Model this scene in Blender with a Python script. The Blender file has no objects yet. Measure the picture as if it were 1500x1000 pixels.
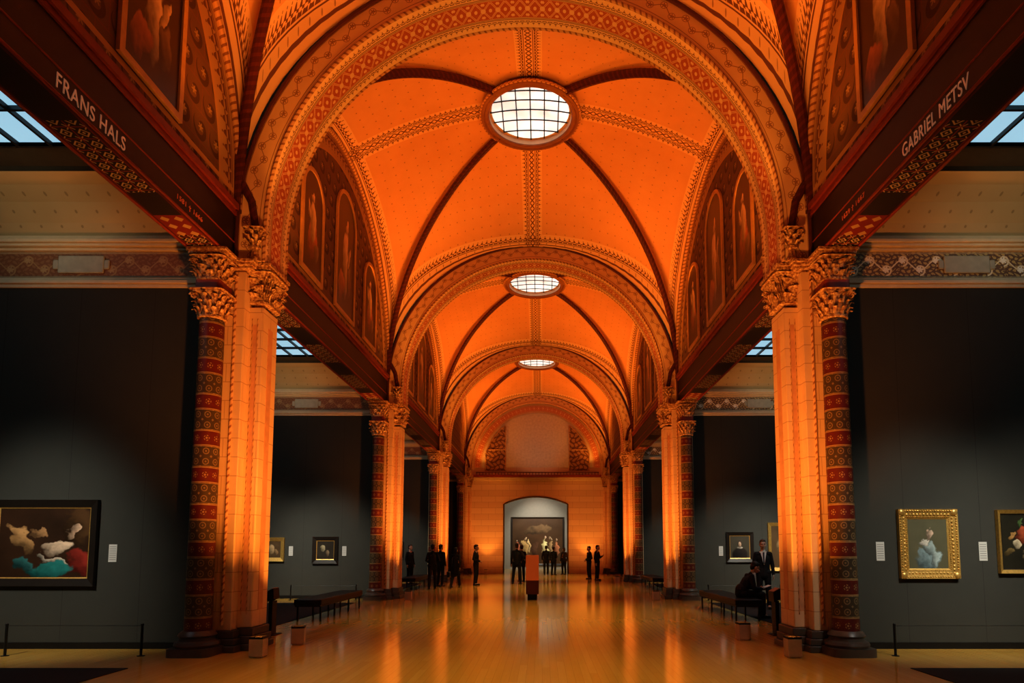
import bpy, bmesh, math, random
from mathutils import Vector, Matrix
random.seed(7)
PI=math.pi; R=math.radians
S=bpy.context.scene; C=S.collection
try:
    S.view_settings.view_transform='Standard'
    for lk in ('Medium High Contrast','Standard - Medium High Contrast'):
        try:
            S.view_settings.look=lk; break
        except Exception: pass
except Exception: pass
V=Vector
# ---------------------------------------------------------------- node helpers
class X:
    def __init__(s,nt,k): s.nt=nt; s.k=k
    def op(s,o,*a):
        n=s.nt.nodes.new('ShaderNodeMath'); n.operation=o
        for i,v in enumerate((s,)+a):
            if isinstance(v,X): s.nt.links.new(v.k,n.inputs[i])
            else: n.inputs[i].default_value=v
        return X(s.nt,n.outputs[0])
    def __add__(s,o): return s.op('ADD',o)
    def __sub__(s,o): return s.op('SUBTRACT',o)
    def __mul__(s,o): return s.op('MULTIPLY',o)
    def __truediv__(s,o): return s.op('DIVIDE',o)
    def lt(s,o): return s.op('LESS_THAN',o)
    def gt(s,o): return s.op('GREATER_THAN',o)
    def abs(s): return s.op('ABSOLUTE')
    def sin(s): return s.op('SINE')
    def floor(s): return s.op('FLOOR')
    def mod(s,o): return s.op('FLOORED_MODULO',o)
    def pow(s,o): return s.op('POWER',o)
    def mx(s,o): return s.op('MAXIMUM',o)
    def mn(s,o): return s.op('MINIMUM',o)
    def sqrt(s): return s.op('SQRT')
    def inv(s): return (s*-1.0)+1.0
    def clamp(s): return s.mx(0.0).mn(1.0)
    def tri(s,p): return ((s.mod(p)-p/2).abs())/(p/2)      # 1 at cell edges, 0 in middle
class MT:
    def __init__(s,name,color=None,rough=.6,metal=0,spec=.5):
        m=bpy.data.materials.new(name); m.use_nodes=True; s.m=m; s.nt=m.node_tree
        s.b=s.nt.nodes['Principled BSDF']
        s.b.inputs['Roughness'].default_value=rough; s.b.inputs['Metallic'].default_value=metal
        s.b.inputs['Specular IOR Level'].default_value=spec
        if color: s.col(color)
    def sep(s,k):
        n=s.nt.nodes.new('ShaderNodeSeparateXYZ'); s.nt.links.new(k,n.inputs[0])
        return [X(s.nt,o) for o in n.outputs]
    def obj(s):
        n=s.nt.nodes.new('ShaderNodeTexCoord'); s.ok=n.outputs['Object']; return s.sep(s.ok)
    def uv(s,l):
        n=s.nt.nodes.new('ShaderNodeUVMap'); n.uv_map=l; return s.sep(n.outputs[0])[:2]
    def comb(s,a,b,c=0.0):
        n=s.nt.nodes.new('ShaderNodeCombineXYZ')
        for i,v in enumerate((a,b,c)):
            if isinstance(v,X): s.nt.links.new(v.k,n.inputs[i])
            else: n.inputs[i].default_value=v
        return n.outputs[0]
    def noise(s,scale,vec=None,detail=3,rough=.5):
        n=s.nt.nodes.new('ShaderNodeTexNoise'); n.inputs['Scale'].default_value=scale
        n.inputs['Detail'].default_value=detail; n.inputs['Roughness'].default_value=rough
        if vec is None:
            t=s.nt.nodes.new('ShaderNodeTexCoord'); vec=t.outputs['Object']
        s.nt.links.new(vec,n.inputs['Vector']); return X(s.nt,n.outputs[0])
    def white(s,vec):
        n=s.nt.nodes.new('ShaderNodeTexWhiteNoise'); n.noise_dimensions='2D'
        s.nt.links.new(vec,n.inputs['Vector']); return X(s.nt,n.outputs[0])
    def mix(s,f,a,b):
        n=s.nt.nodes.new('ShaderNodeMix'); n.data_type='RGBA'
        if isinstance(f,X): s.nt.links.new(f.k,n.inputs[0])
        else: n.inputs[0].default_value=f
        for i,c in ((6,a),(7,b)):
            if isinstance(c,tuple): n.inputs[i].default_value=(*c[:3],1)
            else: s.nt.links.new(c,n.inputs[i])
        return n.outputs[2]
    def col(s,c):
        if isinstance(c,tuple): s.b.inputs['Base Color'].default_value=(*c[:3],1)
        else: s.nt.links.new(c,s.b.inputs['Base Color'])
        return s
    def emit(s,c,st):
        if isinstance(c,tuple): s.b.inputs['Emission Color'].default_value=(*c[:3],1)
        else: s.nt.links.new(c,s.b.inputs['Emission Color'])
        s.b.inputs['Emission Strength'].default_value=st; return s
    def bump(s,h,st=.3,d=.02):
        n=s.nt.nodes.new('ShaderNodeBump'); n.inputs['Strength'].default_value=st; n.inputs['Distance'].default_value=d
        s.nt.links.new(h.k,n.inputs['Height']); s.nt.links.new(n.outputs[0],s.b.inputs['Normal'])
def solid(name,c,rough=.6,metal=0,var=.25,ns=8):
    m=MT(name,None,rough,metal); n=m.noise(ns)
    d=tuple(x*(1-var) for x in c); m.col(m.mix(n,d,tuple(min(1,x*(1+var)) for x in c))); return m.m
def leaf(dist,al,off,h,p):
    """scalloped leaf border that starts at dist=off, leaves of height h, period p"""
    d=dist-off
    w=(al*(PI/p)).sin().abs()
    body=d.gt(0.0)*d.lt(w.pow(1.6)*h)
    w2=(al*(PI/p)+PI/2).sin().abs()
    hole=(d-h*.4).abs().lt(w*(h*.12))*w.gt(.45)
    side=(d-h*.45).abs().lt(h*.09)*w2.gt(.8)
    tip=(d-h*1.15).abs().lt(h*.08)*w2.lt(.25)
    line=(dist-(off-.03)).abs().lt(.009)
    return (body*hole.inv()).mx(tip).mx(line).mx(side)
# ---------------------------------------------------------------- mesh builder
class MB:
    def __init__(s,layers=('UVMap',)): s.V=[];s.F=[];s.U=[];s.L=layers
    def v(s,p,uv=None):
        s.V.append(tuple(p)); s.U.append(uv or ((0,0),)*len(s.L)); return len(s.V)-1
    def grid(s,f,nu,nv,uvf=None):
        b=len(s.V)
        for i in range(nu+1):
            for j in range(nv+1):
                a,c=i/nu,j/nv; s.v(f(a,c),uvf(a,c) if uvf else ((a,c),)*len(s.L))
        for i in range(nu):
            for j in range(nv):
                q=b+i*(nv+1)+j; s.F.append((q,q+nv+1,q+nv+2,q+1))
        return s
    def quad(s,a,b,c,d,uv=((0,0),(1,0),(1,1),(0,1))):
        k=[s.v(p,(u,)*len(s.L)) for p,u in zip((a,b,c,d),uv)]; s.F.append(tuple(k)); return s
    def box(s,x0,x1,y0,y1,z0,z1):
        b=len(s.V)
        for x in (x0,x1):
            for y in (y0,y1):
                for z in (z0,z1): s.v((x,y,z))
        for f in ((0,1,3,2),(4,6,7,5),(0,4,5,1),(2,3,7,6),(0,2,6,4),(1,5,7,3)): s.F.append(tuple(b+i for i in f))
        return s
    def hexa(s,pts):
        b=len(s.V)
        for p in pts: s.v(p)
        for f in ((3,2,1,0),(4,5,6,7),(0,1,5,4),(1,2,6,5),(2,3,7,6),(3,0,4,7)): s.F.append(tuple(b+i for i in f))
        return s
    def tube(s,pts,r,n=8,cap=True,closed=False):
        pts=[V(p) for p in pts]; b=len(s.V); m=len(pts); L=0; up=None
        for i,p in enumerate(pts):
            a=pts[(i-1)%m] if closed else pts[max(0,i-1)]; c=pts[(i+1)%m] if closed else pts[min(m-1,i+1)]
            t=(c-a).normalized()
            if up is None:
                up=V((0,0,1)) if abs(t.z)<.9 else V((1,0,0))
            sd=t.cross(up).normalized(); up=sd.cross(t).normalized()
            rr=r(i/(m-1)) if callable(r) else r
            if i: L+=(p-pts[i-1]).length
            for k in range(n):
                an=2*PI*k/n; s.v(p+(sd*math.cos(an)+up*math.sin(an))*rr,((k/n,L),)*len(s.L))
        for i in range(m if closed else m-1):
            for k in range(n):
                i2=(i+1)%m
                s.F.append((b+i*n+k,b+i*n+(k+1)%n,b+i2*n+(k+1)%n,b+i2*n+k))
        if cap and not closed:
            s.F.append(tuple(b+k for k in range(n))[::-1]); s.F.append(tuple(b+(m-1)*n+k for k in range(n)))
        return s
    def loft(s,prof,cx=0,cy=0,hx=0,hy=0,e=1,n=24,cap=True):
        """prof: (z,offset).  superellipse cross-section"""
        b=len(s.V)
        def sg(c): return math.copysign(abs(c)**e,c)
        for z,o in prof:
            for k in range(n+1):
                a=2*PI*(k+.5)/n; s.v((cx+(hx+o)*sg(math.cos(a)),cy+(hy+o)*sg(math.sin(a)),z),((k/n,z),)*len(s.L))
        for i in range(len(prof)-1):
            for k in range(n):
                q=b+i*(n+1)+k; s.F.append((q,q+1,q+n+2,q+n+1))
        if cap:
            s.F.append(tuple(b+k for k in range(n))[::-1]); s.F.append(tuple(b+(len(prof)-1)*(n+1)+k for k in range(n)))
        return s
    def cap(s,p0,p1,r0,r1,fa=1,fb=1,n=12,ax=(1,0,0)):
        p0,p1=V(p0),V(p1); t=(p1-p0); L=t.length; t=t.normalized() if L>1e-6 else V((0,0,1))
        a=V(ax)-t*V(ax).dot(t)
        if a.length<.2: a=V((0,1,0))-t*t.y
        a.normalize(); c=t.cross(a); b=len(s.V); rings=[]
        for k in range(5): an=-PI/2+PI/2*k/4; rings.append((p0+t*(r0*math.sin(an)),r0*math.cos(an)))
        for k in range(5): an=PI/2*k/4; rings.append((p1+t*(r1*math.sin(an)),r1*math.cos(an)))
        for p,r in rings:
            r=max(r,1e-4)
            for k in range(n):
                an=2*PI*k/n; s.v(p+a*(r*fa*math.cos(an))+c*(r*fb*math.sin(an)))
        for i in range(9):
            for k in range(n): s.F.append((b+i*n+k,b+i*n+(k+1)%n,b+(i+1)*n+(k+1)%n,b+(i+1)*n+k))
        s.F.append(tuple(b+k for k in range(n))[::-1]); s.F.append(tuple(b+9*n+k for k in range(n)))
        return s
    def ell(s,c,rx,ry,rz,M=None,n=14,m=9):
        b=len(s.V); c=V(c)
        for i in range(m+1):
            ph=-PI/2+PI*i/m; cr=max(math.cos(ph),.01)
            for k in range(n):
                an=2*PI*k/n; d=V((rx*cr*math.cos(an),ry*cr*math.sin(an),rz*math.sin(ph)))
                if M: d=M@d
                s.v(c+d)
        for i in range(m):
            for k in range(n): s.F.append((b+i*n+k,b+i*n+(k+1)%n,b+(i+1)*n+(k+1)%n,b+(i+1)*n+k))
        s.F.append(tuple(b+k for k in range(n))[::-1]); s.F.append(tuple(b+m*n+k for k in range(n)))
        return s
    def build(s,name,mat,parent=None,sharp=35,vox=None,bevel=0):
        me=bpy.data.meshes.new(name); me.from_pydata(s.V,[],s.F)
        for li,l in enumerate(s.L):
            u=me.uv_layers.new(name=l); d=u.data
            for lp in me.loops: d[lp.index].uv=s.U[lp.vertex_index][li]
        bm=bmesh.new(); bm.from_mesh(me)
        if vox or bevel: bmesh.ops.recalc_face_normals(bm,faces=bm.faces)
        bm.to_mesh(me); bm.free()
        me.shade_smooth(); me.set_sharp_from_angle(angle=R(sharp))
        me.materials.append(mat)
        o=bpy.data.objects.new(name,me); C.objects.link(o)
        if parent: o.parent=parent
        if vox:
            m=o.modifiers.new('Remesh','REMESH'); m.mode='VOXEL'; m.voxel_size=vox; m.use_smooth_shade=True
            q=o.modifiers.new('Smooth','SMOOTH'); q.factor=.5; q.iterations=2
        if bevel:
            m=o.modifiers.new('Bevel','BEVEL'); m.width=bevel; m.segments=2; m.limit_method='ANGLE'
        return o
def tag(o,label,cat=None,group=None,kind=None):
    o['label']=label
    if cat: o['category']=cat
    if group: o['group']=group
    if kind: o['kind']=kind
    return o
def thing(name,label,cat,loc=(0,0,0),rz=0,group=None):
    o=bpy.data.objects.new(name,None); o.empty_display_size=.2; C.objects.link(o); o.location=loc; o.rotation_euler=(0,0,rz)
    return tag(o,label,cat,group)
def dup(root,loc,rz,label):
    r=root.copy(); C.objects.link(r); r.location=loc; r.rotation_euler=(0,0,rz); r['label']=label
    for ch in list(root.children):
        c=ch.copy(); C.objects.link(c); c.parent=r
        for g in ch.children:
            d=g.copy(); C.objects.link(d); d.parent=c
    return r
def struct(o,label,cat): return tag(o,label,cat,None,'structure')
# ---------------------------------------------------------------- dimensions
P=[.2,10.0,19.8,29.6,39.4]
W=4.2; A=4.67; B=4.45; ZS=7.05; ZC=6.8; RT=.44
DZ=[.25,.25,.12,-.17]
# ---------------------------------------------------------------- materials
DK=(.16,.03,.012); RED=(.45,.08,.035)
def vault_mat():
    m=MT('vault_plaster',None,.75)
    a,b=m.uv('A'); e,g=m.uv('B'); c,d=m.uv('C')
    aa=a.abs()
    pat=leaf(aa,b,.13,.11,.13)
    core=(aa/.07+b.tri(.17)-1).abs().lt(.3)*aa.lt(.07)
    pat=pat.mx(core)
    pat=pat.mx(leaf(e,g,.15,.10,.13))
    pat=pat.mx(leaf(c,d,.2,.15,.17)).mx((c-.08).abs().lt(.014))
    u=a.mod(.3)-.15; v=b.mod(.3)-.15
    dots=(u*u+v*v).lt(.00030)
    n=m.noise(1.5,detail=4)
    base=m.mix(n,(.72,.40,.19),(.84,.52,.28))
    border=aa.lt(.3).mx(e.lt(.32)).mx(c.lt(.45))
    base=m.mix(border*.55,base,(.95,.76,.48))
    c1=m.mix(dots*.6,base,DK)
    m.col(m.mix(pat*.9,c1,(.12,.022,.01)))
    m.bump(m.noise(40),.15,.01)
    return m.m
M_VAULT=vault_mat()
def soffit_mat():
    m=MT('arch_soffit_pattern',None,.6)
    a,b=m.uv('UVMap'); aa=a.abs(); d=aa/.17; t=b.tri(.26)
    lat=((d-t).abs()-.1).abs().lt(.05)*d.lt(1.0)
    q=((d*d+(t.inv())*(t.inv()))).lt(.05)
    q2=(d*d*1.5+t*t).lt(.12)
    q3=((d-.75).abs()+(t-.1).abs()).lt(.2)
    red=aa.lt(.18)
    base=m.mix(m.noise(3),(.86,.62,.36),(.94,.74,.46))
    c=m.mix(red,base,m.mix(m.noise(30),RED,(.62,.19,.08)))
    c=m.mix(lat.mx(q).mx(q2).mx(q3)*red*.85,c,(.9,.68,.42))
    out=leaf(aa,b,.25,.07,.10).mx((aa-.195).abs().lt(.007)).mx((aa-.4).abs().lt(.008))
    m.col(m.mix(out*.8,c,DK)); return m.m
M_SOF=soffit_mat()
def face_mat():
    m=MT('arch_face_scrollwork',None,.65)
    a,b=m.uv('UVMap')
    base=m.mix(m.noise(2),(.86,.62,.36),(.94,.74,.46))
    st=(a-.25)-(b*(2*PI/.4)).sin()*.05
    p=st.abs().lt(.008)
    u=b.mod(.2)-.1; v=(a-.25)+((b/.2).floor().mod(2.0)-.5)*.1
    r=(u*u+v*v).sqrt(); ang=u.op('ARCTAN2',v)
    p=p.mx(r.lt(((ang*5.0).sin()*.015)+.030)).mx((r-.056).abs().lt(.005))
    p=p.mx((a-.09).abs().lt(.006)).mx((a-.39).abs().lt(.006))
    m.col(m.mix(p*.7,base,(.25,.05,.018))); return m.m
M_FACE=face_mat()
def rib_mat():
    m=MT('rib_paint',None,.5); a,b=m.uv('UVMap')
    s=((a*2+b*7).mod(1.0)).lt(.4)
    m.col(m.mix(s,(.07,.014,.008),(.12,.025,.012))); return m.m
M_RIB=rib_mat()
def rope_mat():
    m=MT('rope_moulding_gilt',None,.45); a,b=m.uv('UVMap')
    s=((a+b*9).mod(1.0)).lt(.35)
    m.col(m.mix(s*.8,(.66,.42,.22),(.2,.06,.025))); return m.m
M_ROPE=rope_mat()
M_EDGE=solid('dark_edge_moulding',(.10,.03,.015),.5)
def stone_mat():
    m=MT('pier_stone',None,.6); x,y,z=m.obj()
    j=z.mod(.3).lt(.012).mx(((x+y+(z/.3).floor()*.31).mod(.62)).lt(.009))
    n=m.noise(2.2,detail=5)
    base=m.mix(n,(.68,.48,.28),(.86,.66,.41))
    m.col(m.mix(j*.55,base,(.3,.12,.06))); m.bump(n,.15,.02); return m.m
M_STONE=stone_mat()
def column_mat():
    m=MT('painted_column_shaft',None,.4); a,z=m.uv('UVMap')
    zz=z.mod(.56); u=(a*8).mod(1.0)-.5
    blk=zz.lt(.32)
    row=((zz)/.16).mod(1.0)-.5
    r=(u*u+row*row).sqrt()
    flower=(r-.27).abs().lt(.045).mx(r.lt(.09))
    corner=((u.abs()-.5).abs()+(row.abs()-.5).abs()).lt(.13)
    g=m.mix(m.noise(30),(.05,.036,.022),(.08,.058,.034))
    c=m.mix(blk,m.mix(m.noise(9),(.095,.014,.010),(.13,.02,.013)),g)
    c=m.mix((flower.mx(corner))*blk*.75,c,(.28,.20,.10))
    ln=(zz-.33).abs().lt(.006).mx((zz-.55).abs().lt(.006)).mx((zz-.312).abs().lt(.004)).mx((zz-.008).abs().lt(.004))
    v2=((zz-.44)/.16); r2=(u*u+v2*v2).sqrt()
    ros=(r2.lt(.1).mx((r2-.24).abs().lt(.04)*(u.op('ARCTAN2',v2)*5.0).sin().gt(-.2)))*blk.inv()
    c=m.mix(ln.mx(ros*.8),c,(.38,.27,.12))
    m.col(c); return m.m
M_COLM=column_mat()
M_PINK=solid('pink_inlay',(.66,.36,.20),.6)
def gilt():
    m=MT('capital_gilt_stone',None,.4,.1); n=m.noise(26,detail=4); n2=m.noise(9)
    m.col(m.mix(((n-.38)*4).clamp(),m.mix(n2,(.26,.10,.04),(.36,.16,.065)),m.mix(n2,(.74,.5,.24),(.9,.66,.34))))  # shade of the carved hollows put into the colour, dark where bump is low
    m.bump(n,.9,.03); return m.m
M_GILT=gilt()
M_BASE=solid('dark_base_stone',(.10,.08,.065),.35)
M_SURR=solid('dark_skylight_surround',(.05,.045,.035),.6)
M_MOULD=solid('cream_moulding',(.70,.58,.38),.6,0,.12)
M_REDM=solid('red_moulding',(.26,.045,.022),.5)  # red paint; its colour also stands in for the lit strip along the beams
M_BEAM=solid('dark_beam_paint',(.022,.012,.011),.5)
M_LET=MT('gold_letter_paint_glow',(.85,.62,.40),.5); M_LET.emit((.85,.55,.35),.08); M_LET=M_LET.m  # gold paint plus a weak emission that brightens the unlit letters
M_LET2=MT('dull_red_letter_paint_glow',(.65,.18,.08),.5); M_LET2.emit((.6,.12,.05),.05); M_LET2=M_LET2.m  # red paint, with a faint glow added to the letters
def beamsof_mat():
    m=MT('beam_soffit_panels',None,.5); x,y,z=m.obj()
    u=(x.abs()-4.72).mod(.2)/.2-.5; v=y.mod(.2)/.2-.5
    dia=(u.abs()+v.abs()); cr=(dia-.3).abs().lt(.06).mx(dia.lt(.1)).mx((u.abs()-v.abs()).abs().lt(.05)*dia.gt(.55))
    brd=u.abs().mx(v.abs()).gt(.46)
    sec=(y-.3).mod(2.45).gt(1.1)
    c=m.mix(cr,(.02,.015,.015),(.62,.5,.32)); c=m.mix(brd,c,(.3,.05,.02))
    ex=(x.abs()-4.92).abs()
    pl=m.mix((dia.lt(.35)),(.22,.03,.02),(.5,.33,.16))
    near=(y-.3).mod(9.8).gt(7.9)
    pl=m.mix(near,(.03,.02,.02),pl)
    c=m.mix(sec,pl,c)
    c=m.mix(ex.gt(.2),c,(.12,.02,.012)); m.col(c); return m.m
M_BSOF=beamsof_mat()
def lun_mat():
    m=MT('lunette_wall_arabesque',None,.7); a,b=m.uv('UVMap')
    r=(a*a+b*b).sqrt(); d=r*-1+B
    th=a.op('ARCTAN2',b)*4.0
    band=d.lt(.5)
    base=m.mix(m.noise(2),(.14,.08,.042),(.19,.11,.06))
    row=(b/.42).floor(); u=((a+row.mod(2.0)*.21).mod(.42))-.21; v=b.mod(.42)-.21
    rr=(u*u+v*v).sqrt(); ang=u.op('ARCTAN2',v)
    sp=((rr*30-ang).sin()).gt(.35)*rr.lt(.19)
    petal=rr.lt(((ang*6.0).sin()*.02)+.045)
    lines=((u.abs()-.21).abs().lt(.008)).mx((v.abs()-.21).abs().lt(.008))
    base=m.mix(sp*.8,base,(.055,.025,.015)); base=m.mix(petal,base,(.40,.28,.13)); base=m.mix(lines*.7,base,(.24,.09,.035))
    bb=m.mix(leaf(d,th,.16,.2,.2)*.85,(.5,.34,.18),(.12,.03,.015))
    c=m.mix(band,base,bb)
    c=m.mix((d-.52).abs().lt(.025).mx((b-.25).abs().lt(.04)),c,(.55,.34,.14))
    m.col(c); return m.m
M_LUN=lun_mat()
def wallgrey():
    m=MT('dark_grey_gallery_wall',None,.85,0,.2); x,y,z=m.obj()
    j=(x.mod(1.22)).lt(.006)
    n=m.noise(3,detail=5)
    m.col(m.mix(j,m.mix(n,(.048,.049,.043),(.057,.058,.050)),(.027,.027,.024))); return m.m
M_GREY=wallgrey()
def frieze_mat(red):
    m=MT('floral_frieze',None,.6); x,y,z=m.obj()
    v=z-6.27; n=m.noise(24)
    st=(v-(x*(2*PI/.56)).sin()*.09).abs().lt(.014)
    u=x.mod(.28)-.14; w=v+((x/.28).floor().mod(2.0)-.5)*.16
    r=(u*u+w*w).sqrt(); ang=u.op('ARCTAN2',w)
    sp=(r-(ang*.010+.065)).abs().lt(.014)
    bloom=(r+(ang*6.0).sin()*-.014).lt(.048)
    lf=((x*34+(z*40).sin()).sin()*((z*44+(x*20).sin()).sin())).abs().gt(.45)*n.gt(.4)
    edge=v.abs().gt(.19)
    if red:
        c=m.mix(m.noise(5),(.22,.09,.04),(.29,.125,.06)); c=m.mix(lf*.6,c,(.38,.21,.10)); c=m.mix(st.mx(sp)*.8,c,(.46,.29,.13)); c=m.mix(bloom*.8,c,(.5,.34,.17))
    else:
        c=m.mix(m.noise(5),(.14,.08,.05),(.2,.12,.075)); c=m.mix(lf*.9,c,(.62,.46,.18)); c=m.mix(st.mx(sp),c,(.88,.78,.55)); c=m.mix(bloom,c,(1,.96,.82))
    c=m.mix(edge*.6,c,(.52,.42,.26))
    m.col(c); m.bump(st.mx(sp).mx(bloom).mx(lf*.5),.6,.02); return m.m
M_FRR=frieze_mat(True); M_FRW=frieze_mat(False)
def cove_mat():
    m=MT('cabinet_cove_plaster',None,.8); x,y,z=m.obj()
    u=(x.mod(.34)-.17); v=z.mod(.17)-.085
    d=(u*u+v*v).lt(.0004)
    m.col(m.mix(d*.6,m.mix(m.noise(1.5),(.44,.36,.20),(.54,.44,.26)),(.2,.15,.08))); return m.m
M_COVE=cove_mat()
def floor_mat():
    m=MT('oiled_oak_floor',None,.2); x,y,z=m.obj()
    ix=(x/.1).floor(); iy=(y/1.7+ix*.37).floor()
    w=m.white(m.comb(ix,iy))
    g=m.noise(1,m.comb(x*30,y*1.6,0.0),6,.6)
    c=m.mix(w,(.66,.385,.078),(.71,.435,.100)); c=m.mix((g-.35)*.5,c,(.48,.27,.05))
    gap=(x.mod(.1)).lt(.004).mx(((y/1.7+ix*.37).mod(1.0)).lt(.003))
    m.col(m.mix(gap*.3,c,(.18,.08,.02)))
    rr=(g*.04)+.10
    m.nt.links.new(rr.k,m.b.inputs['Roughness'])
    m.b.inputs['Specular IOR Level'].default_value=.9
    m.bump(m.noise(2.5),.02,.01)
    return m.m
M_FLOOR=floor_mat()
M_CARPET=solid('dark_grey_carpet',(.022,.022,.024),.9,0,.2,60)
M_BLACK=solid('black_painted_metal',(.012,.012,.013),.4,.3)
M_LEATH=solid('black_leather',(.014,.012,.012),.4,0,.3,20)
M_COPPER=solid('brushed_metal_housing',(.60,.46,.32),.35,.4)
M_LENS=MT('uplight_lens',(1,.4,.1),.3).emit((1,.28,.04),6).m
M_SKY=MT('daylight_glass',(.3,.4,.45),.4).emit((.30,.60,.78),.8).m
def oc_glass():
    m=MT('oculus_frosted_glass',(.8,.8,.75),.4); n=m.noise(1.6)
    m.emit(m.mix(((n-.35)*3).clamp(),(.46,.56,.54),(.95,.97,.90)),1.0); return m.m
M_OCG=oc_glass()
M_GOLDF=solid('gilded_frame',(.66,.42,.12),.35,.6,.4,30)
M_DKF=solid('ebony_frame',(.02,.015,.012),.3)
M_CARD=MT('white_label_card',(.75,.75,.72),.7)
def card():
    m=M_CARD; x,z=m.uv('UVMap'); ln=(z.mod(.12)).lt(.045)*(x-.5).abs().lt(.4)*z.lt(.9)*z.gt(.08)
    m.col(m.mix(ln*.6,(.55,.55,.52),(.1,.1,.1))); return m.m
M_CARD=card()
def endwall_mat():
    m=MT('end_wall_blocks',None,.6); x,y,z=m.obj()
    j=z.mod(.38).lt(.014).mx(((x+(z/.38).floor().mod(2.0)*.45).mod(.9)).lt(.012))
    st=(z/.38).floor().mod(2.0)
    base=m.mix(st*.35,(.78,.62,.43),(.62,.42,.26))
    m.col(m.mix(j*.6,base,(.3,.14,.07))); return m.m
M_END=endwall_mat()
def paint(name,bg,bg2,blobs,rough=.35,ds=.16,ns=5):
    m=MT(name,None,rough); u,v=m.uv('UVMap'); vec=m.comb(u,v,random.random()*9); vec2=m.comb(v,u,random.random()*9)
    n1=m.noise(ns,vec); n2=m.noise(ns,vec2); n3=m.noise(14,vec,5)
    uu=u+(n1-.5)*ds; vv=v+(n2-.5)*ds
    c=m.mix(m.noise(3,vec,5),bg,bg2)
    for cx,cy,rx,ry,ro,co in blobs:
        cs,sn=math.cos(ro),math.sin(ro); du=uu-cx; dv=vv-cy
        a=(du*cs+dv*sn)/rx; b=(dv*cs-du*sn)/ry
        f=(((a*a+b*b)*-1+1)*3).clamp()
        sh=((a*.5+b*.5+.5)+(n3-.5)*.9).clamp()
        c=m.mix(f,c,m.mix(sh,tuple(k*.3 for k in co),tuple(min(1,k*1.35) for k in co)))
    m.col(c); return m.m
# ---------------------------------------------------------------- floor
mb=MB().box(-10.7,10.7,-4,50,-.2,0)
struct(mb.build('floor',M_FLOOR),'polished honey oak plank floor running down the hall','floor')
for i in range(3):
    for s in (-1,1):
        xs=sorted((s*5.15,s*9.7)); y0=P[i]+1.9; y1=P[i+1]-1.75
        o=MB().box(xs[0],xs[1],y0,y1,0,.008).build('carpet',M_CARPET)
        nm=['nearest','second','third'][i]; sd='left' if s<0 else 'right'
        tag(o,f'dark grey carpet in the {nm} side gallery on the {sd}','carpet')
# ---------------------------------------------------------------- vaults
dz=0
def Dh(t): return ZS+(5.52+dz)*math.sqrt(max(0,1-t*t))
def Rt(t): return 11.42+(1.20+dz)*(1-t*t)
def Rs(t): return 11.5+(1.12+dz)*(1-t*t)
def Hz(x,y):
    tx,ty=abs(x)/A,abs(y)/B; t=max(tx,ty,1e-4); s=min(tx,ty)/t
    Rr=Rt(t) if ty>=tx else Rs(t)
    return Dh(t)+(Rr-Dh(t))*math.sqrt(max(0,1-s*s))
RO=1.12
ORD=['nearest','second','third','farthest']
ceilings=[]
for bi in range(4):
    yc=(P[bi]+P[bi+1])/2; dz=DZ[bi]
    mb=MB(('A','B','C'))
    for q in range(4):
        def xy(u,k,q=q):
            th=(u-.5)*PI; s=math.sin(th)
            if q%2==0: ex,ey=A*s,B
            else: ex,ey=A,B*s
            if q>=2: ex,ey=-ex,-ey
            d=math.hypot(ex,ey); cx,cy=ex/d*RO,ey/d*RO
            return cx+(ex-cx)*k, cy+(ey-cy)*k
        def f(u,k):
            x,y=xy(u,k); return (x,yc+y,Hz(x,y))
        def uvf(u,k,q=q):
            x,y=xy(u,k); tx,ty=abs(x)/A,abs(y)/B; t=max(tx,ty); s=min(1,min(tx,ty)/t)
            if q%2==0: ac,al=x,y; aw=A; bw=B
            else: ac,al=y,x; aw=B; bw=A
            ph=math.acos(s); e=ph*aw*t*.95
            arc=math.asin(max(-1,min(1,ac/(aw*t))))*aw
            rr=math.asin(max(-1,min(1,ac/(aw*t))))*aw*t
            return ((rr,al),(e,t*6.8),((1-t)*bw*1.25,arc))
        mb.grid(f,40,28,uvf)
    o=mb.build('ceiling',M_VAULT,None,180)
    struct(o,f'{ORD[bi]} orange lit painted rib vault bay with a round skylight','vault'); ceilings.append(o)
    for sx in (-1,1):
        for sy in (-1,1):
            pts=[]
            for k in range(33):
                t=math.cos(PI/2*k/32*.885)
                pts.append((sx*A*t,yc+sy*B*t,Dh(t)-.05))
            MB().tube(pts,.085,10).build('rib',M_RIB,o)
            MB().tube([(p[0],p[1],p[2]-.085) for p in pts],.035,8).build('rib_moulding',M_RIB,o)
    for sx in (-1,1):
        pts=[(sx*(A-.04),yc+B*math.cos(PI*k/32),ZS+4.45*math.sin(PI*k/32)) for k in range(33)]
        MB().tube(pts,.05,8).build('wall_rib',M_ROPE,o)
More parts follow.
